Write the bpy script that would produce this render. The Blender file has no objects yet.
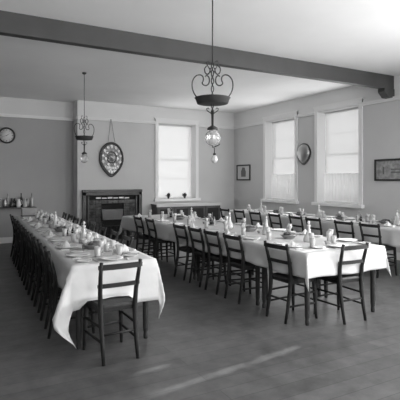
import bpy, bmesh, math, random
from mathutils import Vector, Matrix
R = random.Random(7)
PI = math.pi
C = bpy.context.scene.collection
S = bpy.context.scene

# ------------------------------------------------------------------ materials
def mat(name, g, rough=.6, metal=0., spec=.5, noise=0., scale=6., trans=0., bump=0., emit=0., ior=1.45):
    m = bpy.data.materials.new(name); m.use_nodes = True
    nt = m.node_tree; b = nt.nodes['Principled BSDF']
    b.inputs['Base Color'].default_value = (g, g, g, 1)
    b.inputs['Roughness'].default_value = rough
    b.inputs['Metallic'].default_value = metal
    b.inputs['Specular IOR Level'].default_value = spec
    b.inputs['IOR'].default_value = ior
    b.inputs['Transmission Weight'].default_value = trans
    if emit:
        b.inputs['Emission Color'].default_value = (1, 1, 1, 1)
        b.inputs['Emission Strength'].default_value = emit
    if noise or bump:
        tc = nt.nodes.new('ShaderNodeTexCoord'); n = nt.nodes.new('ShaderNodeTexNoise')
        n.inputs['Scale'].default_value = scale; n.inputs['Detail'].default_value = 5
        nt.links.new(tc.outputs['Object'], n.inputs['Vector'])
        if noise:
            r = nt.nodes.new('ShaderNodeValToRGB')
            a, c = g*(1-noise), min(1, g*(1+noise))
            r.color_ramp.elements[0].position = .3; r.color_ramp.elements[1].position = .7
            r.color_ramp.elements[0].color = (a, a, a, 1); r.color_ramp.elements[1].color = (c, c, c, 1)
            nt.links.new(n.outputs['Fac'], r.inputs['Fac']); nt.links.new(r.outputs['Color'], b.inputs['Base Color'])
        if bump:
            bp = nt.nodes.new('ShaderNodeBump'); bp.inputs['Strength'].default_value = bump; bp.inputs['Distance'].default_value = .02
            nt.links.new(n.outputs['Fac'], bp.inputs['Height']); nt.links.new(bp.outputs['Normal'], b.inputs['Normal'])
    return m

def sheer_mat(name, g, emit, clear):
    m = mat(name, g, .9, spec=.1, emit=emit); nt = m.node_tree
    tr = nt.nodes.new('ShaderNodeBsdfTransparent'); mx = nt.nodes.new('ShaderNodeMixShader'); mx.inputs[0].default_value = 1-clear
    nt.links.new(tr.outputs[0], mx.inputs[1]); nt.links.new(nt.nodes['Principled BSDF'].outputs[0], mx.inputs[2])
    nt.links.new(mx.outputs[0], nt.nodes['Material Output'].inputs['Surface'])
    return m

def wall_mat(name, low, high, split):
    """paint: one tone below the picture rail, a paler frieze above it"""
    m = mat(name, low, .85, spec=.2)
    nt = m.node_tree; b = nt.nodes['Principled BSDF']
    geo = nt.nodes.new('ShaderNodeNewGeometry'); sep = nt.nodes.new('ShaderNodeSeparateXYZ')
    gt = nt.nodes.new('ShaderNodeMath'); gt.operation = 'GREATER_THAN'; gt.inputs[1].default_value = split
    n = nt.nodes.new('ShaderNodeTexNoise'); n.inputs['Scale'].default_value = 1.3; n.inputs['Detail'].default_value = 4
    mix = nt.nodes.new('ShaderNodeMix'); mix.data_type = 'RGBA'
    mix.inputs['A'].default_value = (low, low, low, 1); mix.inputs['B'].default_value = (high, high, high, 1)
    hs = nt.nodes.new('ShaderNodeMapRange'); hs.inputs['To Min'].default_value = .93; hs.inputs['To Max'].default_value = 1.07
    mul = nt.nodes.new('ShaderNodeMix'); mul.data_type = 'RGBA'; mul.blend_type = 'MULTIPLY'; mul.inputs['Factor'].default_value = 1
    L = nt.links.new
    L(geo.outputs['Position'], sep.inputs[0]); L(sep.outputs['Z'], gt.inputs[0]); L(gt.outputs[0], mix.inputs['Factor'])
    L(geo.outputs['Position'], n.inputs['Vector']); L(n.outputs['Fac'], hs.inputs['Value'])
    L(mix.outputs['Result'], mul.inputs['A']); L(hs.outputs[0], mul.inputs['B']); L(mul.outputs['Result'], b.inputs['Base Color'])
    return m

def floor_mat():
    m = mat('floor_boards', .1, .42, spec=.45)
    nt = m.node_tree; b = nt.nodes['Principled BSDF']; L = nt.links.new
    geo = nt.nodes.new('ShaderNodeNewGeometry')
    br = nt.nodes.new('ShaderNodeTexBrick'); br.inputs['Scale'].default_value = 1
    br.inputs['Brick Width'].default_value = 3.4; br.inputs['Row Height'].default_value = .16
    br.inputs['Mortar Size'].default_value = .004; br.inputs['Mortar Smooth'].default_value = .4
    br.inputs['Color1'].default_value = (.085, .085, .085, 1); br.inputs['Color2'].default_value = (.105, .105, .105, 1)
    br.inputs['Mortar'].default_value = (.055, .055, .055, 1)
    n = nt.nodes.new('ShaderNodeTexNoise'); n.inputs['Scale'].default_value = 5; n.inputs['Detail'].default_value = 10; n.inputs['Roughness'].default_value = .65
    hs = nt.nodes.new('ShaderNodeMapRange'); hs.inputs['From Min'].default_value = .3; hs.inputs['From Max'].default_value = .7
    hs.inputs['To Min'].default_value = .66; hs.inputs['To Max'].default_value = 1.34
    mul = nt.nodes.new('ShaderNodeMix'); mul.data_type = 'RGBA'; mul.blend_type = 'MULTIPLY'; mul.inputs['Factor'].default_value = 1
    L(geo.outputs['Position'], br.inputs['Vector']); L(geo.outputs['Position'], n.inputs['Vector'])
    L(n.outputs['Fac'], hs.inputs['Value']); L(br.outputs['Color'], mul.inputs['A']); L(hs.outputs[0], mul.inputs['B'])
    L(mul.outputs['Result'], b.inputs['Base Color'])
    return m

M = dict(
    wall=wall_mat('painted_plaster', .56, .70, 3.075),
    wallbk=wall_mat('painted_plaster_alcove_dim', .36, .62, 3.075),  # darker copy of the wall paint, holding the alcove's dimness
    ceil=mat('ceiling_plaster', .86, .9, spec=.2, noise=.04, scale=.8),
    floor=floor_mat(),
    trim=mat('painted_trim', .74, .5), frame=mat('window_paint', .76, .5),
    beam=mat('dark_beam', .055, .6, noise=.12, scale=3),
    wood=mat('dark_chair_wood', .018, .5, spec=.3, noise=.3, scale=12), seat=mat('dark_seat_wood', .03, .5, spec=.3, noise=.25, scale=20),
    twood=mat('dark_table_wood', .03, .5, spec=.3, noise=.25, scale=8),
    cloth=mat('white_linen', .61, .85, spec=.2, noise=.03, scale=9, bump=.15),
    china=mat('white_china', .68, .2), rim=mat('china_band', .25, .2),
    silver=mat('silver_plate', .36, .45, metal=1), steel=mat('cutlery_steel', .5, .25, metal=1),
    iron=mat('black_iron', .03, .5), iron2=mat('blackened_iron', .05, .6, noise=.3),
    glass=mat('clear_glass', .85, .08, trans=.5), globe=mat('lamp_glass', .85, .12, trans=.7), milk=mat('pearl_glass', .8, .15, trans=.35),
    darkglass=mat('dark_bottle_glass', .04, .1), fire=mat('black_tile', .06, .15, noise=.6, scale=9),
    firewood=mat('fireplace_wood', .05, .4, noise=.3, scale=5), hood=mat('grey_hood', .13, .6), matt_black=mat('matt_black', .01, .9),
    tile=mat('pale_glint_tile', .75, .12), clockface=mat('clock_face', .62, .5), ink=mat('ink', .03, .6),
    paper=mat('picture_paper', .55, .7), print=mat('picture_print', .3, .7, noise=.35, scale=14), print2=mat('picture_ink', .13, .7),
    leaf=mat('dark_leaf', .05, .5), food=mat('dark_food', .09, .6, noise=.4, scale=40), box=mat('box_wood', .3, .5, noise=.15),
    blind=mat('blind_glow', .8, .9, spec=.1, emit=.36), lace=mat('lace_curtain', .82, .9, spec=.1, emit=.22),  # daylight behind blind and lace is put in as their own glow
    sheer=sheer_mat('sheer_blind_glow', .7, .28, .6),  # glows by itself too, standing in for light from behind
    added_shutter=mat('shutter_paint', .55, .6), boxside=mat('sideboard_wood', .08, .4, noise=.25, scale=5),
)

# ------------------------------------------------------------------ mesh builder
class MB:
    def __init__(s): s.bm = bmesh.new()
    def box(s, a, b, bev=0.):
        r = bmesh.ops.create_cube(s.bm, size=1); vs = r['verts']
        c = [(a[i]+b[i])/2 for i in range(3)]; d = [abs(b[i]-a[i]) for i in range(3)]
        for v in vs: v.co = Vector((c[i]+v.co[i]*d[i] for i in range(3)))
        if bev:
            es = list({e for v in vs for e in v.link_edges})
            bmesh.ops.bevel(s.bm, geom=es, offset=bev, segments=2, affect='EDGES', profile=.6)
        return s
    def tube(s, pts, r, n=8, closed=False, flat=None):
        pts = [Vector(p) for p in pts]; N = len(pts)
        rs = r if isinstance(r, (list, tuple)) else [r]*N
        rings = []; up = None
        for i, p in enumerate(pts):
            if closed: t = pts[(i+1) % N]-pts[i-1]
            else: t = pts[min(i+1, N-1)]-pts[max(i-1, 0)]
            t.normalize()
            if up is None: up = t.orthogonal().normalized()
            up = (up - t*up.dot(t)).normalized(); w = t.cross(up)
            rings.append([s.bm.verts.new(p+(up*math.cos(2*PI*k/n)+w*math.sin(2*PI*k/n))*rs[i]) for k in range(n)])
        for i in range(N if closed else N-1):
            a, b = rings[i], rings[(i+1) % N]
            for k in range(n):
                s.bm.faces.new((a[k], a[(k+1) % n], b[(k+1) % n], b[k]))
        if not closed:
            s.bm.faces.new(list(reversed(rings[0]))); s.bm.faces.new(rings[-1])
        return s
    def lathe(s, prof, c=(0, 0, 0), n=20):
        rings = []
        for (r, z) in prof:
            if r < 1e-5: rings.append([s.bm.verts.new((c[0], c[1], c[2]+z))])
            else: rings.append([s.bm.verts.new((c[0]+r*math.cos(2*PI*k/n), c[1]+r*math.sin(2*PI*k/n), c[2]+z)) for k in range(n)])
        for a, b in zip(rings, rings[1:]):
            for k in range(n):
                k2 = (k+1) % n
                if len(a) == 1 and len(b) == 1: continue
                if len(a) == 1: s.bm.faces.new((a[0], b[k2], b[k]))
                elif len(b) == 1: s.bm.faces.new((a[k], a[k2], b[0]))
                else: s.bm.faces.new((a[k], a[k2], b[k2], b[k]))
        return s
    def prism(s, poly, z0, z1, f=None, taper=1.):
        """polygon in the local xy plane, extruded z0..z1; f maps (x,y,z) to a point"""
        f = f or (lambda x, y, z: (x, y, z))
        a = [s.bm.verts.new(f(x, y, z0)) for x, y in poly]
        b = [s.bm.verts.new(f(x*taper, y*taper, z1)) for x, y in poly]
        n = len(poly)
        for k in range(n): s.bm.faces.new((a[k], a[(k+1) % n], b[(k+1) % n], b[k]))
        s.bm.faces.new(list(reversed(a))); s.bm.faces.new(b)
        return s
    def build(s, name, m, parent=None, smooth=False, loc=None, rz=0):
        bmesh.ops.recalc_face_normals(s.bm, faces=s.bm.faces[:])
        me = bpy.data.meshes.new(name); s.bm.to_mesh(me); s.bm.free()
        me.materials.append(M[m] if isinstance(m, str) else m)
        if smooth:
            for p in me.polygons: p.use_smooth = True
        o = bpy.data.objects.new(name, me); C.objects.link(o)
        if parent: o.parent = parent
        if loc: o.location = loc
        if rz: o.rotation_euler[2] = rz
        return o

def tag(o, label, cat, group=None, kind=None):
    o['label'] = label; o['category'] = cat
    if group: o['group'] = group
    if kind: o['kind'] = kind
    return o
def thing(name, label, cat, loc=(0, 0, 0), rz=0, group=None):
    o = bpy.data.objects.new(name, None); C.objects.link(o); o.location = loc; o.rotation_euler[2] = rz
    o.empty_display_size = .1
    return tag(o, label, cat, group)
def struct(o, label=None):
    o['kind'] = 'structure'
    if label: o['label'] = label
    return o
def dup(o, loc=None, rz=None, parent=None):
    c = o.copy(); C.objects.link(c)
    if parent: c.parent = parent
    if loc is not None: c.location = loc
    if rz is not None: c.rotation_euler[2] = rz
    for ch in o.children: dup(ch, parent=c)
    return c
class Stamp:
    """first use returns the prototype itself, later ones a copy with copies of its parts"""
    def __init__(s, proto): s.p = proto; s.used = False
    def put(s, loc, rz, label, cat, group):
        if not s.used: o = s.p; s.used = True; o.location = loc; o.rotation_euler[2] = rz
        else: o = dup(s.p, loc, rz)
        return tag(o, label, cat, group)
ORD = ['nearest', 'second', 'third', 'fourth', 'fifth', 'sixth', 'seventh', 'eighth', 'ninth', 'tenth', 'eleventh', 'twelfth', 'thirteenth', 'fourteenth', 'fifteenth', 'sixteenth']
def nth(i): return 'at the near end' if i == 0 else ORD[i]+' from the near end'

# ------------------------------------------------------------------ room
XL, XR, YF, YB, YA, XB, ZC = -3.5, 7.45, -2.5, 11.083, 11.5, 2.79, 3.49
T = .36
struct(MB().box((XL-T, YF-T, -.1), (XR+T, YA+T, 0)).build('floor', 'floor'), 'dark polished board floor')
struct(MB().box((XL-T, YF-T, ZC), (XR+T, YA+T, ZC+.1)).build('ceiling', 'ceil'), 'pale plaster ceiling')

def wall_panels(mb, lo, hi, holes, put):
    """holes = (a0,a1,z0,z1) along the wall; put(a0,a1,z0,z1) adds a box"""
    cur = lo
    for a0, a1, z0, z1 in sorted(holes):
        put(cur, a0, 0, ZC); put(a0, a1, 0, z0); put(a0, a1, z1, ZC); cur = a1
    put(cur, hi, 0, ZC)
WT, WB_ = 3.08, 1.0
AR = .09
visR = [(8.318, 9.651), (6.377, 7.732)]
offR = [(3.0, 4.35), (1.0, 2.2), (-1.3, .2)]
opn = lambda a, b: (a+AR, b-AR, WB_, WT)
mb = MB(); wall_panels(mb, YF-T, YB, [opn(a, b) for a, b in visR+offR], lambda a, b, z0, z1: mb.box((XR, a, z0), (XR+T, b, z1)))
struct(mb.build('wall_right', 'wall'))
bw = (4.885, 6.222)
mb = MB(); wall_panels(mb, XB, XR+T, [opn(*bw)], lambda a, b, z0, z1: mb.box((a, YB, z0), (b, YB+T+.15, z1)))
struct(mb.build('wall_back', 'wall'))
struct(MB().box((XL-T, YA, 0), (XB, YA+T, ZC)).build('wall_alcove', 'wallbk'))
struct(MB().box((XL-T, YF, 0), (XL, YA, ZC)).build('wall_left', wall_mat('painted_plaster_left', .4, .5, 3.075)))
fw = [(.6, 2.0), (4.0, 5.4)]
mb = MB(); wall_panels(mb, XL-T, XR, [(a, b, .9, 3.1) for a, b in fw], lambda a, b, z0, z1: mb.box((a, YF-T, z0), (b, YF, z1)))
struct(mb.build('wall_front', 'wall'))

# picture rail: profile swept as boxes, broken by the windows
def rail(name, segs, z0, z1, dpt, mt='trim', step=True):
    mb = MB()
    for ax, p, a, b, sg in segs:
        for (d, za, zb) in (((dpt, z0, z0+(z1-z0)*.6), (dpt*1.6, z0+(z1-z0)*.6, z1)) if step else ((dpt, z0, z1),)):
            if ax == 'x': mb.box((a, p-d*sg if sg > 0 else p, za), (b, p if sg > 0 else p-d*sg, zb))
            else: mb.box((p-d, a, za), (p, b, zb))
    return struct(mb.build(name, mt))
rail('trim_1', [('x', YA, XL, XB, 1)], 3.02, 3.09, .035)
rail('trim_2', [('x', YB, XB, bw[0], 1), ('x', YB, bw[1], XR, 1)], 3.02, 3.09, .035)
rail('trim_3', [('y', XR, 9.651, YB-.035, 1), ('y', XR, 7.732, 8.318, 1), ('y', XR, 4.35, 6.377, 1), ('y', XR, YF, 3.0, 1)], 3.02, 3.09, .035)
struct(MB().box((XB-.03, YB, 3.035), (XB, YA-.04, 3.09)).build('trim_4', 'trim'))
rail('baseboard_alcove', [('x', YA, XL, XB, 1)], 0, .14, .02, step=False)
rail('baseboard_back', [('x', YB, XB, 2.9, 1), ('x', YB, 4.48, XR, 1)], 0, .14, .02, step=False)
rail('baseboard_right', [('y', XR, YF, YB-.02, 1)], 0, .14, .02, step=False)
# ceiling beam and its bracket
struct(MB().box((XL, 5.652, 3.235), (XR, 5.78, ZC), .004).build('trim_5', 'beam'), 'long dark ceiling beam crossing the room')
mbk = MB().prism([(0, 0), (0, .165), (-.28, .165), (-.28, .10), (-.20, .03), (-.17, 0)], -.075, .075,
                 lambda x, y, z: (XR+x, 5.716+z, 3.07+y))
struct(mbk.build('trim_6', 'beam'), 'dark bracket under the right end of the beam')

# windows ------------------------------------------------------------
def window(n, f, w, glaze='blind', label='', lace=True, lace_h=.62):
    """f(a, d, z): a along the wall 0..w, d depth outward from the wall face (negative = into the room)"""
    def B(mb, a0, a1, d0, d1, z0, z1, bev=0.):
        p, q = f(a0, d0, z0), f(a1, d1, z1)
        return mb.box([min(p[i], q[i]) for i in range(3)], [max(p[i], q[i]) for i in range(3)], bev)
    rc = .13 if glaze else 0.
    root = bpy.data.objects.new('window_%d' % n, None); C.objects.link(root); struct(root, label)
    mb = MB()
    B(mb, 0, AR, -.03, 0, .95, 3.17); B(mb, w-AR, w, -.03, 0, .95, 3.17); B(mb, 0, w, -.035, 0, WT, 3.18)
    B(mb, -.03, w+.03, -.045, 0, 3.165, 3.195)
    mb.build('window_frame', 'frame', root)
    mb = MB(); B(mb, -.04, w+.04, -.09, .13, .93, 1.0, .006); mb.build('window_sill', 'frame', root)
    mb = MB(); B(mb, AR-.02, AR+.005, 0, .14+rc, 1, WT); B(mb, w-AR-.005, w-AR+.02, 0, .14+rc, 1, WT); B(mb, AR, w-AR, 0, .14+rc, WT-.02, WT); B(mb, AR, w-AR, .10, .14+rc, .98, 1.005)
    mb.build('window_reveal', 'frame', root)
    mid = 2.08
    for nm, z0, z1, d in (('upper_sash', mid-.02, WT-.02, .14+rc), ('lower_sash', 1.0, mid+.02, .10+rc)):
        mb = MB(); a0, a1, t = AR, w-AR, .05
        B(mb, a0, a0+t, d, d+.035, z0, z1); B(mb, a1-t, a1, d, d+.035, z0, z1)
        B(mb, a0+t, a1-t, d, d+.035, z0, z0+.045); B(mb, a0+t, a1-t, d, d+.035, z1-.045, z1)
        zz = (z0+z1)/2; B(mb, a0+t, a1-t, d+.004, d+.03, zz-.011, zz+.011)
        s_ = mb.build(nm, 'frame', root)
        if glaze:
            mb = MB(); B(mb, a0+t, a1-t, d+.014, d+.02, z0+.045, z1-.045); mb.build('pane', glaze, s_)
    if glaze:
        mb = MB(); B(mb, AR+.015, w-AR-.015, .078+rc, .082+rc, 1.02, WT-.05); mb.build('roller_blind', 'sheer', root)
        mb = MB(); mb.tube([f(AR, .08+rc, WT-.035), f(w-AR, .08+rc, WT-.035)], .016, 10); mb.build('blind_roller', 'added_shutter', root)
    if lace:
        mb = MB(); bm = mb.bm; N = 60; a0, a1 = AR+.03, w-AR-.03; rows = []
        for j in range(2):
            z = 1.03+j*lace_h
            rows.append([bm.verts.new(f(a0+(a1-a0)*i/N, .17+.012*math.sin(i*1.35)*(1.1-.35*j), z)) for i in range(N+1)])
        for i in range(N): bm.faces.new((rows[0][i], rows[0][i+1], rows[1][i+1], rows[1][i]))
        o = mb.build('lace_curtain', 'lace', root, True)
        sm = o.modifiers.new('thickness', 'SOLIDIFY'); sm.thickness = .003
        mb = MB(); mb.tube([f(a0-.02, .17, 1.03+lace_h), f(a1+.02, .17, 1.03+lace_h)], .006, 8); mb.build('curtain_rod', 'frame', root)
    return root
fR = lambda y0: (lambda a, d, z: (XR+d, y0+a, z))
window(1, fR(visR[0][0]), visR[0][1]-visR[0][0], label='tall white sash window in the right wall nearest the corner')
window(2, fR(visR[1][0]), visR[1][1]-visR[1][0], label='tall white sash window in the right wall nearest the beam')
window(3, lambda a, d, z: (bw[0]+a, YB+d, z), bw[1]-bw[0], label='tall white sash window in the back wall', lace=False)
window(4, fR(3.0), 1.35, None, lace=False); window(5, fR(1.0), 1.2, None, lace=False); window(6, fR(-1.3), 1.5, None, lace=False)
# unseen shutters added at window 4, chinks shaped to throw the floor's sun streaks
mb = MB()
mb.box((XR+.03, 3.09, 1.0), (XR+.06, 3.715, WT)); mb.box((XR+.03, 3.79, 1.0), (XR+.06, 4.10, WT)); mb.box((XR+.03, 4.15, 1.0), (XR+.06, 4.26, WT))
mb.box((XR+.03, 3.715, 1.0), (XR+.06, 3.79, 2.22)); mb.box((XR+.03, 4.10, 1.0), (XR+.06, 4.15, 2.45)); pass
mb.build('added_shutter', 'added_shutter', bpy.data.objects['window_4'])

# ------------------------------------------------------------------ chairs
def make_chair():
    t = bpy.data.objects.new('dining_chair', None); C.objects.link(t)
    # seat: rounded trapezoid with a slightly dished top
    poly = []
    for cx, cy, a0, r in ((.185-.05, .19-.05, 0, .05), (-.185+.05, .19-.05, 90, .05), (-.155+.04, -.185+.04, 180, .04), (.155-.04, -.185+.04, 270, .04)):
        for k in range(5):
            a = math.radians(a0+k*22.5); poly.append((cx+r*math.cos(a), cy+r*math.sin(a)))
    mb = MB(); mb.prism(poly, .44, .452); mb.prism(poly, .452, .468, taper=.96); mb.build('seat', 'seat', t)
    mb = MB()
    for x0, y0, x1, y1 in ((-.15, .155, .15, .155), (-.135, -.16, .135, -.16)):
        mb.box((x0, y0-.01, .405), (x1, y0+.01, .44))
    for sg in (-1, 1):
        mb.prism([(sg*.145, -.16), (sg*.165, -.16), (sg*.175, .155), (sg*.155, .155)], .405, .44)
    mb.build('seat_frame', 'wood', t)
    for sg in (-1, 1):
        pts = [(sg*.150, -.245, 0), (sg*.150, -.215, .15), (sg*.152, -.188, .32), (sg*.155, -.178, .45), (sg*.160, -.19, .58), (sg*.168, -.220, .71), (sg*.172, -.252, .832)]
        MB().tube(pts, [.015, .018, .022, .023, .020, .018, .016], 8).build('back_leg', 'wood', t, True)
        pts = [(sg*.178, .175, 0), (sg*.172, .168, .12), (sg*.166, .160, .3), (sg*.160, .152, .44)]
        MB().tube(pts, [.013, .018, .022, .022], 8).build('front_leg', 'wood', t, True)
        for z in (.17, .29):
            MB().tube([(sg*.173, .165, z), (sg*.151, -.2, z)], .011, 6).build('stretcher', 'wood', t, True)
    MB().tube([(-.17, .165, .20), (.17, .165, .20)], .011, 6).build('stretcher', 'wood', t, True)
    MB().tube([(-.165, .16, .32), (.165, .16, .32)], .011, 6).build('stretcher', 'wood', t, True)
    MB().tube([(-.15, -.202, .23), (.15, -.202, .23)], .011, 6).build('stretcher', 'wood', t, True)
    # two slightly bowed back rails that run past the posts
    for nm, z, h, y, w in (('top_rail', .792, .044, -.242, .192), ('middle_rail', .632, .034, -.200, .184)):
        mb = MB(); N = 10; rows = []
        for i in range(N+1):
            x = -w+2*w*i/N; by = -.014*(1-(x/w)**2)
            hh = h/2*(1.0 if abs(x) < w*.93 else .8)
            rows.append([mb.bm.verts.new((x, y+by+dy, z+dz)) for dy, dz in ((-.010, -hh), (.010, -hh), (.010, hh), (-.010, hh))])
        for a, b in zip(rows, rows[1:]):
            for k in range(4): mb.bm.faces.new((a[k], a[(k+1) % 4], b[(k+1) % 4], b[k]))
        mb.bm.faces.new(rows[0]); mb.bm.faces.new(rows[-1]); mb.build(nm, 'wood', t)
    return t
chair = Stamp(make_chair())
KA = .045   # the left row runs very slightly askew
ax = lambda x, y: x+KA*(y-3.9)
RA = -math.atan(KA)
def jit(a): return R.uniform(-a, a)
A_L = [4.5, 5.1, 5.7, 6.3, 6.9, 7.5, 8.1, 8.7, 9.25]
A_R = [5.15, 5.75, 6.35, 6.95, 7.55, 8.15, 8.75, 9.35]
B_L = [3.80, 4.65, 5.15, 5.61, 6.10, 7.25, 7.82]
C_L = [4.84, 5.36, 6.05, 6.52, 7.14, 7.82, 8.42, 9.0]
chair.put((1.235, 3.77, 0), math.radians(3), 'dark wooden chair at the near end of the left table, back to the camera', 'chair', 'chairs at the table ends')
chair.put((3.78, 3.575, 0), math.radians(-2), 'dark wooden chair at the near end of the middle table, back to the camera', 'chair', 'chairs at the table ends')
for i, y in enumerate(A_L):
    chair.put((ax(1.06, y)+jit(.01), y, 0), RA-PI/2+jit(.05), 'dark wooden chair on the left side of the left table, '+nth(i), 'chair', 'chairs along the left table')
for i, y in enumerate(A_R):
    chair.put((ax(1.60, y)+jit(.01), y, 0), RA+PI/2+jit(.05), 'dark wooden chair on the right side of the left table, '+nth(i), 'chair', 'chairs along the left table')
for i, y in enumerate(B_L):
    chair.put((3.335+jit(.006), y, 0), -PI/2+(.04 if i == 0 else jit(.05)), 'dark wooden chair on the left side of the middle table, '+nth(i), 'chair', 'chairs along the middle table')
for i, y in enumerate(C_L):
    chair.put((6.02+jit(.01), y, 0), -PI/2+jit(.06), 'dark wooden chair along the window table, '+nth(i), 'chair', 'chairs along the window table')

# ------------------------------------------------------------------ tables and cloths
def table(x0, x1, y0, y1, label, group, sk=False):
    t = thing('dining_table', label, 'table', (ax((x0+x1)/2, (y0+y1)/2) if sk else (x0+x1)/2, (y0+y1)/2, 0), RA if sk else 0, group)
    w, d = (x1-x0)/2, (y1-y0)/2
    MB().box((-w, -d, .722), (w, d, .75), .004).build('tabletop', 'twood', t)
    mb = MB()
    mb.box((-w+.05, -d+.05, .64), (w-.05, -d+.07, .722)); mb.box((-w+.05, d-.07, .64), (w-.05, d-.05, .722))
    mb.box((-w+.05, -d+.07, .64), (-w+.07, d-.07, .722)); mb.box((w-.07, -d+.07, .64), (w-.05, d-.07, .722))
    mb.build('apron', 'twood', t)
    for sx in (-1, 1):
        for sy in (-1, 1):
            mb = MB(); mb.box((-.034, -.034, .58), (.034, .034, .72))
            mb.lathe([(0, 0), (.020, 0), (.024, .03), (.020, .06), (.026, .10), (.031, .5), (.034, .53), (.024, .55), (.033, .58), (0, .58)], n=14)
            mb.build('leg', 'twood', t, loc=(sx*(w-.06), sy*(d-.06), 0))
    return t
for i, (a, b) in enumerate(((3.90, 5.9), (5.91, 7.9), (7.91, 9.85))):
    table(.95, 1.70, a, b, 'dark wooden table under the left white cloth, '+nth(i), 'tables of the left row', True)
for i, (a, b) in enumerate(((3.44, 4.28), (4.285, 5.85), (5.855, 7.35), (7.355, 8.85))):
    table(3.20, 4.31, a, b, 'dark wooden table under the middle white cloth, '+nth(i), 'tables of the middle row')
for i, (a, b) in enumerate(((4.1, 5.85), (5.86, 7.6), (7.61, 9.35))):
    table(6.06, 6.86, a, b, 'dark wooden table under the window row cloth, '+nth(i), 'tables of the window row')

def smooth01(t): t = max(0, min(1, t)); return t*t*(3-2*t)
def cloth(x0, x1, y0, y1, ol, or_, on, of, tips, label, seed, flare=.10, sk=False, tf=(1, 1, 1, 1), seat=None, fan=0):
    z = .756; rr = random.Random(seed)
    def axis(lo, hi, o0, o1, step):
        a = [lo-o0*(1-i/9) for i in range(9)]
        n = max(2, int((hi-lo)/step)); a += [lo+(hi-lo)*i/n for i in range(n+1)]
        return a + [hi+o1*(i+1)/9 for i in range(9)]
    U, V = axis(x0, x1, ol, or_, .05), axis(y0, y1, on, of, .04)
    ph = [rr.uniform(0, 6) for _ in range(6)]
    mb = MB(); g = []
    for u in U:
        row = []
        for v in V:
            dx = x0-u if u < x0 else (u-x1 if u > x1 else 0); dy = y0-v if v < y0 else (v-y1 if v > y1 else 0)
            sx = -1 if u < x0 else 1; sy = -1 if v < y0 else 1
            if dx < 1e-6 and dy < 1e-6:
                p = (u, v, z+.0012*math.sin(u*9+ph[0])*math.sin(v*7+ph[1]))
            elif dx > 1e-6 and dy > 1e-6:
                r = math.hypot(dx, dy); th = math.atan2(dy, dx); k = tips[(0 if sx < 0 else 1)+(0 if sy < 0 else 2)]
                s2 = math.sin(2*th)**2; r2 = r*(1+(k-1)*s2)
                # a fold each side of the corner, the tip standing out a little
                out = .008+r2*(flare+tf[(0 if sx < 0 else 1)+(0 if sy < 0 else 2)]*(.17*math.sin(2*th)**8+.05*s2))
                fold = 1+.25*math.sin(6*th)*s2
                cfan = 1.
                if fan and sy < 0:
                    o_ = ol if sx < 0 else or_
                    cfan = (1+fan*(1 if sx < 0 else .55)*math.sin(2*th))*(1-1.05*smooth01((r2/(k*math.hypot(o_, on))-.6)/.4))
                p = ((x0 if sx < 0 else x1)+sx*out*math.cos(th)*fold*cfan, (y0 if sy < 0 else y1)+sy*out*math.sin(th)/fold, z-r2*.975)
            else:
                d = dx or dy; s_ = v if dx else u; lo, hi = (y0, y1) if dx else (x0, x1)
                env = smooth01(min(s_-lo, hi-s_)/.25)
                rip = (math.sin(s_*15+ph[2])+.6*math.sin(s_*27+ph[3]))*.012*env*(d/.3)
                out = .008+d*(flare*(1-.55*env))+rip
                zz = z-d*.985*(1+.05*math.sin(s_*4+ph[4])*env)
                p = ((x0 if sx < 0 else x1)+sx*out, v, zz) if dx else (u, (y0 if sy < 0 else y1)+sy*out, zz)
            if seat and v < y0 and abs(p[0]-seat[0]) < seat[1]+.08:      # the front edge lies folded over the end chair's seat
                e = smooth01((seat[1]+.08-abs(p[0]-seat[0]))/.08); low = max(0, seat[2]-p[2])*e
                p = (p[0], p[1]-low*.9, p[2]+low)
            if sk: p = (ax(p[0], p[1]), p[1], p[2])
            row.append(mb.bm.verts.new(p))
        g.append(row)
    for i in range(len(U)-1):
        for j in range(len(V)-1): mb.bm.faces.new((g[i][j], g[i+1][j], g[i+1][j+1], g[i][j+1]))
    o = mb.build('tablecloth', 'cloth', None, True)
    sm = o.modifiers.new('thickness', 'SOLIDIFY'); sm.thickness = .003; sm.offset = 1
    return tag(o, label, 'tablecloth', 'white tablecloths')
cloth(.93, 1.72, 3.88, 9.87, .27, .27, .38, .3, (1.5, 1.22, 1, 1), 'long white cloth on the left table, its near corner hanging almost to the floor', 1, .10, True, (.9, .35, .1, .1), (1.235, .19, .478), 1.3)
cloth(3.18, 4.34, 3.42, 8.87, .25, .25, .25, .3, (1.05, 1.0, 1.1, 1), 'long white cloth on the middle table', 2, .06, False, (.5, .5, 1, 1))
cloth(6.04, 6.88, 4.08, 9.37, .28, .28, .25, .25, (1, 1, 1, 1), 'long white cloth on the table beneath the right windows', 3, .06)

# ------------------------------------------------------------------ tableware
ZT = .7605
def proto_mesh(name, mb, m, smooth=True): return mb.build(name, m, None, smooth)
pl = MB().lathe([(0, .003), (.055, .003), (.06, 0), (.068, .004), (.118, .018), (.118, .022), (.072, .010), (.06, .007), (0, .007)], n=28).build('dinner_plate', 'china', None, True)
MB().lathe([(.098, .0155), (.1005, .0172), (.104, .0183), (.104, .0173)], n=28).build('rim_band', 'rim', pl, True)
kn = bpy.data.objects.new('table_knife', None); C.objects.link(kn)
MB().prism([(-.008, 0), (.007, 0), (.010, .09), (.006, .125), (-.002, .135), (-.008, .12)], .001, .003).build('blade', 'steel', kn)
MB().tube([(0, -.09, .006), (0, -.04, .0065), (0, .002, .005)], [.007, .0065, .005], 8).build('handle', 'china', kn, True)
fk = MB(); fk.tube([(0, -.10, .004), (0, -.06, .005), (0, .02, .004)], [.006, .004, .003], 6); fk.prism([(-.011, .02), (.011, .02), (.011, .045), (-.011, .045)], .003, .006)
for k in range(4): fk.box((-.011+k*.0063, .045, .003), (-.008+k*.0063, .09, .006))
fk = fk.build('table_fork', 'steel')
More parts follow.
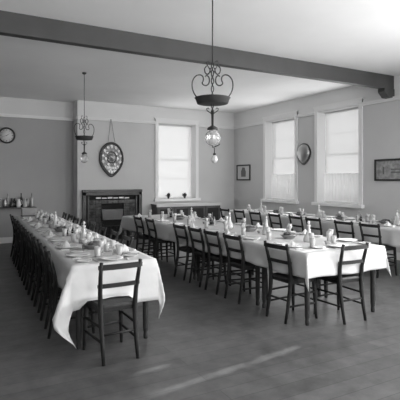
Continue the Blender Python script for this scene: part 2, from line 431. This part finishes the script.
tu = MB().lathe([(0, 0), (.026, 0), (.033, .10), (.0305, .10), (.024, .008), (0, .008)], n=18).build('tumbler', 'glass', None, True)
# napkin folded to a standing peak
nb = MB(); N = 16; rings = []
for j, (r, z) in enumerate(((.05, 0), (.047, .015), (.036, .035), (.018, .055), (.003, .07))):
    rings.append([nb.bm.verts.new((r*(1+.16*math.cos(5*2*PI*k/N))*math.cos(2*PI*k/N), .62*r*(1+.16*math.cos(5*2*PI*k/N))*math.sin(2*PI*k/N), z)) for k in range(N)])
for a, b in zip(rings, rings[1:]):
    for k in range(N): nb.bm.faces.new((a[k], a[(k+1) % N], b[(k+1) % N], b[k]))
nb.bm.faces.new(rings[0]); nb.bm.faces.new(rings[-1]); nk = nb.build('folded_napkin', 'cloth')
gb = MB().lathe([(0, 0), (.028, 0), (.028, .003), (.004, .008), (.004, .07), (.02, .085), (.030, .115), (.028, .15), (.026, .15), (.028, .115), (.018, .088), (0, .082)], n=16).build('wine_glass', 'glass', None, True)
sp_ = MB().lathe([(0, .003), (.04, .003), (.044, 0), (.05, .004), (.078, .013), (.078, .016), (.052, .008), (.044, .006), (0, .006)], n=24).build('side_plate', 'china', None, True)
MB().lathe([(.062, .0105), (.064, .012), (.068, .0133), (.068, .0125)], n=24).build('rim_band', 'rim', sp_, True)
ca = bpy.data.objects.new('water_carafe', None); C.objects.link(ca)
MB().lathe([(0, 0), (.055, 0), (.062, .015), (.060, .045), (.045, .085), (.024, .125), (.017, .16), (.018, .19), (.026, .205), (.023, .205), (.014, .188), (.013, .16), (.02, .125), (.04, .085), (.055, .045), (.056, .017), (.05, .006), (0, .006)], n=22).build('carafe_body', 'milk', ca, True)
MB().lathe([(0, .19), (.010, .19), (.012, .208), (.006, .215), (.014, .228), (.016, .242), (.008, .256), (0, .258)], n=14).build('stopper', 'glass', ca, True)
cr = bpy.data.objects.new('cruet_stand', None); C.objects.link(cr)
mb = MB().lathe([(0, 0), (.075, 0), (.078, .012), (.07, .018), (0, .018)], n=20)
mb.tube([(0, 0, .01), (0, 0, .17)], .004, 8); mb.tube([(.018*math.cos(a), 0, .188+.018*math.sin(a)) for a in [2*PI*k/14 for k in range(14)]], .003, 6, closed=True)
mb.tube([(.07*math.cos(2*PI*k/20), .07*math.sin(2*PI*k/20), .06) for k in range(20)], .003, 6, closed=True)
mb.build('stand', 'silver', cr, True)
for k in range(4):
    a = PI/4+k*PI/2
    b_ = MB().lathe([(0, 0), (.02, 0), (.022, .04), (.018, .065), (.008, .085), (.009, .098), (0, .098)], n=14).build('cruet_bottle', 'darkglass' if k % 2 else 'glass', cr, True, loc=(.04*math.cos(a), .04*math.sin(a), .018))
    MB().lathe([(0, .098), (.007, .098), (.011, .112), (.006, .122), (0, .124)], n=10).build('stopper', 'silver', b_, True)
di = bpy.data.objects.new('serving_dish', None); C.objects.link(di)
o = MB().lathe([(0, 0), (.06, 0), (.065, .006), (.10, .045), (.112, .05), (.110, .054), (.096, .05), (.06, .012), (0, .012)], n=24).build('bowl', 'silver', di, True); o.scale = (1.25, .85, 1)
mb = MB(); rr = random.Random(3)
for k in range(9):
    a = k*2.4; r = .055*math.sqrt(k/9)
    bmesh.ops.create_icosphere(mb.bm, subdivisions=2, radius=.028, matrix=Matrix.Translation((r*1.3*math.cos(a), r*math.sin(a), .048+.016*(1-k/9))) @ Matrix.Diagonal((1.2, .9, .8, 1)))
mb.build('food', 'food', di, True)
sa = bpy.data.objects.new('salt_cellar', None); C.objects.link(sa)
MB().lathe([(0, 0), (.022, 0), (.016, .01), (.026, .025), (.028, .036), (.024, .036), (.02, .026), (0, .022)], n=16).build('cellar_bowl', 'silver', sa, True)
MB().lathe([(0, .026), (.021, .028), (.015, .034), (0, .037)], n=14).build('salt', 'china', sa, True)

SP = {k: Stamp(v) for k, v in dict(goblet=gb, side=sp_, plate=pl, knife=kn, fork=fk, glass=tu, napkin=nk, carafe=ca, cruet=cr, dish=di, salt=sa).items()}
def setting(x, y, face, tname, side, i, peak=True):
    """face: unit vector from the diner towards the middle of the table"""
    fx, fy = face; rz = math.atan2(fy, fx)-PI/2
    rx, ry = fy, -fx
    def P(r, f):
        X, Y = x+rx*r+fx*f, y+ry*r+fy*f
        return (ax(X, Y) if tname == 'left' else X, Y, ZT)
    if side == 'end': w = lambda: 'at the near end of the '+tname+' table, facing the end chair'
    else: w = lambda: 'on the '+tname+' table, '+side+' side, '+nth(i)
    SP['plate'].put(P(0, 0), R.uniform(0, 6), 'white dinner plate '+w(), 'plate', 'dinner plates on the tables')
    SP['knife'].put(P(.15+jit(.008), 0), rz+jit(.08), 'bone-handled knife '+w(), 'knife', 'table knives')
    SP['fork'].put(P(-.15+jit(.008), 0), rz+jit(.08), 'steel fork '+w(), 'fork', 'table forks')
    SP['glass'].put(P(.13+jit(.01), .17+jit(.01)), 0, 'clear tumbler '+w(), 'glass', 'tumblers on the tables')
    SP['goblet'].put(P(.07+jit(.01), .21+jit(.01)), 0, 'stemmed glass '+w(), 'glass', 'stemmed glasses on the tables')
    SP['side'].put(P(-.25+jit(.01), .03+jit(.02)), 0, 'small side plate '+w(), 'plate', 'side plates on the tables')
    if peak: SP['napkin'].put(P(jit(.01), .0)[:2]+(ZT+.009,), R.uniform(0, 3), 'white napkin '+w(), 'napkin', 'folded napkins')
sA = [4.35, 4.95, 5.55, 6.15, 6.75, 7.35, 7.95, 8.55, 9.15]
for i, y in enumerate(sA):
    setting(1.08, y+jit(.03), (1, 0), 'left', 'left', i, i % 2 == 1)
    setting(1.57, y+.05+jit(.03), (-1, 0), 'left', 'right', i, i % 2 == 0)
sB = [3.82, 4.6, 5.12, 5.62, 6.12, 6.7, 7.25, 7.8, 8.4]
for i, y in enumerate(sB):
    setting(3.35, y+jit(.03), (1, 0), 'middle', 'left', i, i % 2 == 0)
    setting(4.27, y+.05+jit(.03), (-1, 0), 'middle', 'right', i, i % 2 == 1)
setting(3.80, 3.60, (0, 1), 'middle', 'end', 0, False)
sC = [4.82, 5.35, 6.02, 6.52, 7.1, 7.75, 8.35, 8.95]
for i, y in enumerate(sC):
    setting(6.20, y, (1, 0), 'window', 'left', i, i % 2 == 0)
    setting(6.72, y+.04, (-1, 0), 'window', 'right', i, False)
setting(1.32, 4.03, (0, 1), 'left', 'end', 0, False)
def centre(kind, spots, cat, grp, desc):
    for t, x, ys in spots:
        for i, y in enumerate(ys):
            SP[kind].put(((ax(x, y) if t == 'left' else x)+jit(.02), y, ZT), R.uniform(0, 6) if kind != 'dish' else R.uniform(-.3, .3), desc+' on the '+t+' table, '+nth(i), cat, grp)
centre('carafe', (('left', 1.32, [5.25, 7.1]), ('middle', 3.80, [4.05, 4.86, 5.75, 7.0]), ('window', 6.46, [4.83, 6.60, 8.5])), 'carafe', 'water carafes', 'glass water carafe with stopper')
centre('cruet', (('left', 1.33, [6.05, 7.85]), ('middle', 3.82, [6.35, 7.9]), ('window', 6.46, [5.6])), 'cruet stand', 'cruet stands', 'silver cruet stand')
centre('dish', (('left', 1.33, [4.75, 6.55, 8.5]), ('middle', 3.82, [4.42, 5.3, 7.5]), ('window', 6.52, [5.12, 6.1, 7.2, 8.0])), 'serving dish', 'serving dishes', 'oval dish of dark food')
centre('salt', (('left', 1.33, [4.5, 6.3, 8.1]), ('middle', 3.82, [3.8, 5.05, 6.6]), ('window', 6.46, [5.4, 7.5])), 'salt cellar', 'salt cellars', 'small silver salt cellar')
# wooden box standing on the far end of the left table
bx = thing('wooden_box', 'pale wooden box on the far end of the left table', 'box', (1.45, 9.68, ZT))
mb = MB().box((-.16, -.09, 0), (.16, .09, .03), .003); mb.build('box_base', 'boxside', bx)
MB().box((-.15, -.08, .03), (.15, .08, .15), .004).build('box_body', 'box', bx); MB().box((-.158, -.088, .15), (.158, .088, .17), .003).build('box_lid', 'box', bx)

# ------------------------------------------------------------------ bottle shelf in the alcove
sh = thing('wall_shelf', 'dark wall shelf in the left alcove crowded with bottles', 'shelf', (1.09, YA, .83))
MB().box((-.75, -.30, 0), (.75, 0, .03), .004).build('board', 'boxside', sh)
for sx in (-.6, .55):
    MB().prism([(0, 0), (-.24, 0), (-.20, -.03), (-.06, -.16), (-.03, -.22), (0, -.22)], -.015, .015, lambda x, y, z, sx=sx: (sx+z, x, y)).build('bracket', 'boxside', sh)
profs = {
    'tall': [(0, 0), (.034, 0), (.036, .02), (.036, .15), (.028, .18), (.013, .21), (.012, .26), (.016, .262), (.016, .275), (0, .275)],
    'stout': [(0, 0), (.045, 0), (.048, .03), (.044, .10), (.022, .135), (.018, .16), (.024, .165), (.02, .18), (0, .18)],
    'jug': [(0, 0), (.04, 0), (.055, .05), (.05, .10), (.035, .14), (.042, .16), (.038, .16), (.03, .14), (.044, .1), (.048, .05), (.036, .01), (0, .008)]}
items = [('tall', 'darkglass', 'tall dark'), ('jug', 'china', 'white'), ('stout', 'darkglass', 'stout black'), ('tall', 'silver', 'tall silvery'), ('jug', 'silver', 'silver'), ('stout', 'glass', 'stout clear')]
protos = {}
for i in range(18):
    k, m_, w_ = items[(i*5+i//6) % 6]
    x = .46+i*.0755; y = YA-.10-(.11 if i % 2 else 0)
    nm = 'jug' if k == 'jug' else 'bottle'
    if (k, m_) not in protos:
        if k == 'jug':
            o = bpy.data.objects.new('jug', None); C.objects.link(o)
            MB().lathe(profs[k], n=16).build('jug_body', m_, o, True)
            MB().tube([(.045, 0, .13), (.075, 0, .125), (.082, 0, .09), (.07, 0, .055), (.052, 0, .045)], .005, 6).build('handle', m_, o, True)
        else:
            o = MB().lathe(profs[k], n=16).build('bottle', m_, None, True)
        protos[(k, m_)] = Stamp(o)
    lab = '%s %s on the alcove shelf, %s' % (w_, nm, ('leftmost' if i == 0 else ORD[i]+' from the left') if i < 16 else ('rightmost' if i == 17 else 'second from the right'))
    o = protos[(k, m_)].put((x, y, .8605), R.uniform(-.6, .6), lab, nm, 'bottles and jugs on the alcove shelf'); o.scale = (1, 1, 1.2)

# ------------------------------------------------------------------ clock
ck = thing('wall_clock', 'round wall clock with a dark rim in the left alcove', 'clock', (1.20, YA, 2.575))
def disc(prof, nm, m, p):
    o = MB().lathe(prof, n=40).build(nm, m, p, True); o.rotation_euler = (PI/2, 0, 0); return o
disc([(0, 0), (.19, 0), (.195, .03), (.185, .055), (.165, .06), (.158, .045), (.155, .02), (0, .02)], 'clock_case', 'iron', ck)
fc = disc([(0, .02), (.158, .02), (.158, .024), (0, .024)], 'clock_face', 'clockface', ck)
mb = MB()
for k in range(12):
    a = k*PI/6; u = Vector((math.cos(a), math.sin(a))); v = Vector((-u.y, u.x)); w = .007 if k % 3 == 0 else .004
    q = [u*.115-v*w, u*.145-v*w, u*.145+v*w, u*.115+v*w]
    mb.prism([(p.x, p.y) for p in q], .024, .026)
mb.build('hour_marks', 'ink', fc)
for L_, a, w in ((.08, math.radians(35), .006), (.12, math.radians(200), .004)):
    u = Vector((math.cos(a), math.sin(a))); v = Vector((-u.y, u.x)); q = [u*-.02-v*w, u*L_-v*w*.4, u*L_+v*w*.4, u*-.02+v*w]
    MB().prism([(p.x, p.y) for p in q], .028, .030).build('hand', 'ink', fc)

# ------------------------------------------------------------------ shields
def shield_outline(w, h, n=40, point=1.0):
    P = []
    for k in range(n):
        a = 2*PI*k/n; x = math.sin(a); y = math.cos(a)
        if y < 0: x *= (1-abs(y)**2.2*.45*point) ; y *= 1.12
        P.append((x*w/2, y*h/2.12))
    return P
sd = thing('trophy_shield', 'large dark trophy shield with silver bosses hanging above the fireplace', 'shield', (3.655, YB-.012, 2.06))
toY = lambda x, y, z: (x, -z, y)
MB().prism(shield_outline(.65, .90), .0, .03, toY).build('backboard', 'iron', sd)
o = MB().tube([(x, -.035, y) for x, y in shield_outline(.61, .86)], .02, 8, closed=True).build('shield_rim', 'firewood', sd, True)
MB().prism(shield_outline(.52, .76), .03, .038, toY).build('field', 'print', sd)
inner = shield_outline(.47, .66, 14)
mid_ = shield_outline(.30, .40, 8)
for k, (x, y) in enumerate(inner+mid_[1:4]+mid_[5:]):
    MB().prism([(a*1.0, b) for a, b in shield_outline(.075, .095, 14)], .038, .050, lambda a, b, z, x=x, y=y: (x+a, -z, y+b), .85).build('name_shield', 'silver' if k % 5 else 'tile', sd)
mb = MB().lathe([(.0, .04), (.03, .038), (.04, .028), (.07, .02), (.09, .012), (.095, 0), (0, 0)], n=28); o = mb.build('boss', 'silver', sd, True); o.rotation_euler = (PI/2, 0, 0); o.location = (0, -.038, .03)
MB().tube([(.125*math.cos(2*PI*k/28), -.045, .03+.14*math.sin(2*PI*k/28)) for k in range(28)], .012, 6, closed=True).build('inner_ring', 'firewood', sd, True)
MB().prism([(-.17, -.26), (.17, -.26), (.14, -.20), (0, -.225), (-.14, -.20)], .04, .05, toY).build('scroll', 'silver', sd)
for sx in (-1, 1): MB().tube([(sx*.09, -.02, .42), (-.02, -.035, 1.03)], .004, 6).build('cord', 'iron', sd)
ms = thing('wall_plaque', 'heart-shaped silver plaque on a dark mount between the right windows', 'plaque', (XR, 8.10, 2.14))
toX = lambda x, y, z: (-z, -x, y)
MB().prism(shield_outline(.46, .52), 0, .025, toX).build('mount', 'firewood', ms)
mb = MB(); base = shield_outline(.40, .46, 32); rings = []
for j in range(6):
    t = j/5*PI/2; sc, dz = math.cos(t)*.999+.001, .025+.075*math.sin(t)
    rings.append([mb.bm.verts.new(toX(x*sc, y*sc+.01, dz)) for x, y in base])
for a, b in zip(rings, rings[1:]):
    for k in range(32): mb.bm.faces.new((a[k], a[(k+1) % 32], b[(k+1) % 32], b[k]))
mb.build('silver_boss', 'silver', ms, True)

# ------------------------------------------------------------------ pictures (on the right wall)
def picture(nm, y0, y1, z0, z1, label, mats, extra, fw_=.035):
    t = thing(nm, label, 'picture', (XR, (y0+y1)/2, (z0+z1)/2)); w, h = (y1-y0)/2, (z1-z0)/2
    mb = MB()
    mb.box((-.03, -w, -h), (-.0, w, -h+fw_), .003); mb.box((-.03, -w, h-fw_), (-.0, w, h), .003)
    mb.box((-.03, -w, -h+fw_), (0, -w+fw_, h-fw_), .003); mb.box((-.03, w-fw_, -h+fw_), (0, w, h-fw_), .003)
    mb.build('frame', 'iron', t)
    MB().box((-.012, -w+fw_, -h+fw_), (-.002, w-fw_, h-fw_)).build('mat', mats, t)
    extra(t, w, h)
def ex1(t, w, h):
    MB().prism([(-.11, -.12), (.11, -.12), (.12, .02), (.06, .14), (-.05, .15), (-.12, .03)], .012, .014, toX).build('print', 'print2', t)
def ex2(t, w, h):
    MB().box((-.015, -w+.11, -h+.09), (-.012, w-.11, h-.09)).build('print', 'print', t)
    mb = MB(); mb.box((-.018, -.12, -.06), (-.015, .12, -.035)); mb.box((-.018, -.12, .0), (-.015, .12, .02)); mb.box((-.018, -.30, -.08), (-.015, -.27, .06)); mb.box((-.018, .27, -.08), (-.015, .3, .06))
    mb.build('engraving', 'print2', t)
picture('framed_picture', 10.26, 10.92, 1.50, 1.95, 'small dark-framed portrait print on white near the back corner', 'paper', ex1)
picture('framed_picture', 5.10, 6.08, 1.49, 1.915, 'wide dark-framed grey picture right of the right-hand window', 'print', ex2)

# ------------------------------------------------------------------ fireplace
fp = thing('fireplace', 'dark tiled fireplace with a grey metal hood in the back wall', 'fireplace', (3.685, YB, 0))
mb = MB()
mb.box((-.785, -.10, 0), (-.70, 0, 1.20), .004); mb.box((.70, -.10, 0), (.785, 0, 1.20), .004); mb.box((-.785, -.10, 1.12), (.785, 0, 1.20), .004)
mb.box((-.66, -.07, 0), (-.62, 0, 1.10), .004); mb.box((.62, -.07, 0), (.66, 0, 1.10), .004)
mb.build('surround', 'firewood', fp)
MB().box((-.79, -.11, 1.20), (.79, 0, 1.265), .006).build('mantel_shelf', 'firewood', fp)
TL = {-1: MB(), 1: MB()}
for r in range(13):
    z0 = .02+r*.068
    for sg in (-1, 1):
        for c_ in range(2):
            x0 = sg*(.30+c_*.16); TL[sg].box((min(x0, x0+sg*.155), -.045, z0), (max(x0, x0+sg*.155), -.01, z0+.063), .003)
for sg in TL: TL[sg].build('side_tiles', 'fire', fp)
mb = MB()
for c_ in range(8): mb.box((-.61+c_*.1535, -.05, .91), (-.61+c_*.1535+.148, -.01, 1.0), .003)
mb.build('upper_tiles', 'fire', fp)
mb = MB()
for c_ in range(8):
    if c_ in (0, 7): continue
    mb.box((-.60+c_*.152, -.075, 1.035), (-.60+c_*.152+.125, -.06, 1.065+.012*(c_ % 2)), .004)
mb.build('glint_tiles', 'tile', fp)  # pale colour of these tiles stands in for glints
MB().box((-.70, -.05, 0), (.70, -.002, 1.12)).build('back_panel', 'matt_black', fp) if False else None
mb = MB(); mb.box((-.70, -.012, 0), (.70, -.002, 1.12)); mb.build('back_panel', 'matt_black', fp)  # flat near-black panel behind tiles, hood and grate
MB().prism([(-.30, .76), (.26, .76), (.24, .50), (-.28, .50)], .015, .10, toY).build('hood', 'hood', fp)
mb = MB()
for k in range(7): mb.tube([(-.24+k*.08, -.12, .12), (-.24+k*.08, -.12, .34)], .007, 6)
for z in (.12, .34): mb.tube([(-.27, -.12, z), (.27, -.12, z)], .009, 6)
for sg in (-1, 1): mb.tube([(sg*.27, -.12, 0), (sg*.27, -.12, .40)], .012, 8)
mb.build('grate', 'iron', fp)
MB().box((-.75, -.45, 0), (.75, -.10, .03), .005).build('hearth', 'fire', fp)

# ------------------------------------------------------------------ sideboard under the back window
sb = thing('sideboard', 'long dark sideboard with a white runner beneath the back window', 'sideboard', (5.745, YB-.03, 0))
W2 = .975
MB().box((-W2, -.36, .12), (W2, 0, .835), .004).build('carcass', 'boxside', sb)
MB().box((-W2-.02, -.38, .835), (W2+.02, 0, .865), .004).build('worktop', 'boxside', sb)
for k in range(4):
    x0 = -W2+.02+k*.4825; d_ = MB()
    d_.box((x0, -.378, .16), (x0+.465, -.36, .80), .003); d_ = d_.build('door', 'boxside', sb)
    mb = MB(); mb.box((x0+.06, -.384, .22), (x0+.405, -.378, .74), .002); mb.build('door_panel', 'twood', d_)
    MB().lathe([(0, 0), (.012, 0), (.008, .012), (.014, .025), (0, .03)], n=10).build('knob', 'silver', d_).matrix_local = Matrix.Translation((x0+(.43 if k % 2 == 0 else .045), -.378, .5)) @ Matrix.Rotation(PI/2, 4, 'X')
for sx in (-1, 1):
    for sy in (-.33, -.03): MB().box((sx*(W2-.04)-.03, sy-.03 if sy < -.1 else sy-.03, 0), (sx*(W2-.04)+.03, sy+.03, .12)).build('foot', 'boxside', sb)
mb = MB(); xs = [-W2-.03, W2+.03]
mb.box((-W2-.024, -.388, .866), (W2+.024, -.005, .872)); mb.box((-W2-.024, -.390, .80), (W2+.024, -.384, .872))
ru = mb.build('table_runner', 'cloth', None, loc=(5.745, YB-.03, 0)); tag(ru, 'white runner spread along the top of the sideboard', 'runner')
def pot(x, y, z, label):
    t = thing('potted_plant', label, 'plant', (x, y, z), 0, 'small plants on the back window sill')
    MB().lathe([(0, 0), (.022, 0), (.034, .05), (.037, .052), (.033, .056), (.028, .05), (0, .048)], n=16).build('pot', 'iron2', t, True)
    mb = MB(); rr = random.Random(int(x*100))
    for k in range(60):
        a = rr.uniform(0, 6.28); tl = rr.uniform(.1, 1.2); L_ = rr.uniform(.08, .13)
        d = Vector((math.cos(a)*math.sin(tl), math.sin(a)*math.sin(tl), math.cos(tl))); p0 = Vector((0, 0, .045)); p = p0+d*L_
        s_ = d.cross(Vector((0, 0, 1))).normalized()*.022
        n_ = d.cross(s_).normalized()*.003
        v = [mb.bm.verts.new(q) for q in (p0, p0+d*L_*.6+s_, p, p0+d*L_*.6-s_, p0+d*L_*.6+n_)]
        mb.bm.faces.new((v[0], v[1], v[4])); mb.bm.faces.new((v[1], v[2], v[4])); mb.bm.faces.new((v[2], v[3], v[4])); mb.bm.faces.new((v[3], v[0], v[4])); mb.bm.faces.new((v[0], v[3], v[2], v[1]))
    mb.build('foliage', 'leaf', t)
pot(5.27, YB-.035, 1.0005, 'small dark leafy plant at the left of the back window sill')
pot(5.77, YB-.035, 1.0005, 'small dark leafy plant at the right of the back window sill')

# ------------------------------------------------------------------ pendants
def scroll(cx, cz, r0, r1, a0, a1, n=22, sg=1):
    return [(sg*(cx+(r0+(r1-r0)*i/n)*math.cos(a0+(a1-a0)*i/n)), 0, cz+(r0+(r1-r0)*i/n)*math.sin(a0+(a1-a0)*i/n)) for i in range(n+1)]
def pendant(x, y, z, label, rz, low=True):
    """origin at the middle of the iron pan"""
    t = thing('pendant_lamp', label, 'lamp', (x, y, z), rz, 'iron pendant lamps')
    hc = ZC-z
    MB().lathe([(0, 0), (.045, 0), (.04, -.02), (.012, -.035), (0, -.035)], (0, 0, hc), 18).build('ceiling_rose', 'iron', t, True)
    MB().tube([(0, 0, .40), (0, 0, hc-.02)], .0065, 8).build('rod', 'iron', t, True)
    mb = MB()
    for sg in (-1, 1): mb.tube([(sg*.012*math.cos(k*.5), .012*math.sin(k*.5)*sg, -.12+k*.013) for k in range(41)], .006, 6)
    mb.build('twisted_stem', 'iron', t, True)
    pan = MB().lathe([(0, -.032), (.14, -.032), (.158, -.028), (.178, .026), (.186, .03), (.180, .034), (.172, .028), (.152, -.022), (0, -.026)], n=36).build('pan', 'iron2', t, True)
    # big side scrolls rising from the pan rim and curling in to the stem
    for ang in (0, PI/2):
        for sg in (-1, 1):
            pts = [(.155, .03), (.195, .085), (.212, .15), (.205, .215), (.17, .262), (.125, .272), (.095, .25), (.092, .21), (.11, .18), (.08, .155), (.045, .165), (.03, .20), (.035, .245), (.06, .265), (.075, .25)] if ang == 0 else [(.06, .36), (.085, .33), (.075, .285), (.05, .27), (.03, .29), (.02, .34)]
            # smooth the polyline
            for _ in range(2):
                q = [pts[0]]
                for a, b in zip(pts, pts[1:]): q += [(a[0]*.75+b[0]*.25, a[1]*.75+b[1]*.25), (a[0]*.25+b[0]*.75, a[1]*.25+b[1]*.75)]
                pts = q+[pts[-1]]
            P = [(sg*a, 0, b) for a, b in pts]
            MB().tube(P, .0065, 6).build('scroll', 'iron', t, True)
    for sg in (-1, 1):
        MB().tube([(sg*.012, 0, .28), (sg*.03, 0, .33), (sg*.055, 0, .37), (sg*.062, 0, .40), (sg*.045, 0, .415), (sg*.03, 0, .40)], .005, 6).build('scroll', 'iron', t, True)
        MB().tube([(0, 0, -.14), (sg*.03, 0, -.115), (sg*.055, 0, -.10), (sg*.06, 0, -.08), (sg*.045, 0, -.07), (sg*.035, 0, -.085)], .005, 6).build('scroll', 'iron', t, True)
    MB().lathe([(0, -.10), (.014, -.10), (.012, -.25), (.03, -.262), (.052, -.275), (.055, -.295), (.02, -.30), (0, -.30)], n=18).build('gallery', 'iron', t, True)
    prof = [(.036, -.292)]+[(.080*math.sin(a), -.378+.082*math.cos(a)) for a in [math.radians(28+152*k/14) for k in range(15)]]
    prof = [(max(0, r), zz) for r, zz in prof[:-1]]+[(0, -.460)]
    MB().lathe(prof, n=28).build('glass_globe', 'globe', t, True)
    if not low: return t
    bm_ = MB().tube([(0, 0, -.46), (.0, 0, -.475), (.02, 0, -.48), (.02, 0, -.54)], .005, 6)
    bm_.tube([(.02, 0, -.47), (.06, 0, -.455), (.075, 0, -.44)], .006, 6); bm_.lathe([(0, -.02), (.014, -.02), (.017, 0), (0, .01)], (.02, 0, -.54), 12)
    bm_.build('lower_arm', 'iron', t, True)
    MB().lathe([(.012, 0), (.022, -.012), (.034, -.035), (.034, -.055), (.02, -.078), (0, -.085)], (.02, 0, -.555), 16).build('small_bulb', 'milk', t, True)
    return t
rzc = math.radians(-28)
pendant(2.375, 3.93, 2.315, 'large black iron pendant lamp with scrolls and glass globe, nearer the camera', rzc)
pendant(2.19, 8.20, 2.28, 'black iron scrolled pendant lamp hanging over the left table, farther away', rzc+math.radians(35), False).scale = (.92, .92, 1)

# ------------------------------------------------------------------ light
w = bpy.data.worlds.new('World'); S.world = w; w.use_nodes = True
w.node_tree.nodes['Background'].inputs['Color'].default_value = (1, 1, 1, 1); w.node_tree.nodes['Background'].inputs['Strength'].default_value = .7
def area(nm, loc, rot, sx, sy, e):
    l = bpy.data.lights.new(nm, 'AREA'); l.shape = 'RECTANGLE'; l.size = sx; l.size_y = sy; l.energy = e
    o = bpy.data.objects.new(nm, l); C.objects.link(o); o.location = loc; o.rotation_euler = rot; return o
# daylight coming in by the windows beyond the frame
up = math.radians(14)
area('window_daylight', (XR+.2, 1.6, 2.04), (0, PI/2+up, 0), 2.0, 1.0, 400)
area('window_daylight', (XR+.2, -.55, 2.04), (0, PI/2+up, 0), 2.0, 1.3, 170)
area('window_daylight', (1.3, YF-.2, 2.0), (PI/2+math.radians(24), 0, 0), 1.35, 2.1, 100)
area('window_daylight', (4.7, YF-.2, 2.0), (PI/2+up, 0, 0), 1.35, 2.1, 165)
# daylight that the blinds of the windows in view let through
area('window_daylight', (XR-.02, 8.98, 2.04), (0, PI/2, 0), 1.95, 1.05, 22)
area('window_daylight', (XR-.02, 7.05, 2.04), (0, PI/2, 0), 1.95, 1.05, 22)
area('window_daylight', (5.55, YB-.02, 2.04), (-PI/2, 0, 0), 1.05, 1.95, 12)
sl = bpy.data.lights.new('sun', 'SUN'); sl.energy = 7.5; sl.angle = math.radians(.53)
so = bpy.data.objects.new('sun', sl); C.objects.link(so)
d = Vector((-1, -.141, -.47)); so.rotation_euler = d.to_track_quat('-Z', 'Y').to_euler(); so.location = (12, 4, 6)

# ------------------------------------------------------------------ camera
cd = bpy.data.cameras.new('Camera'); cam = bpy.data.objects.new('Camera', cd); C.objects.link(cam)
cd.sensor_width = 36; cd.lens = 446.87/400*36
cd.shift_x = (200-190.34)/400; cd.shift_y = -(200-180.4)/400
cam.location = (0, 0, 1.5); cam.rotation_euler = (PI/2, 0, math.radians(-28.307)); cd.clip_start = .05
S.camera = cam
S.view_settings.view_transform = 'Standard'; S.view_settings.look = 'None'; S.view_settings.gamma = 1; S.view_settings.use_curve_mapping = False
S.view_settings.exposure = 0
S.cycles.max_bounces = 8; S.cycles.diffuse_bounces = 6
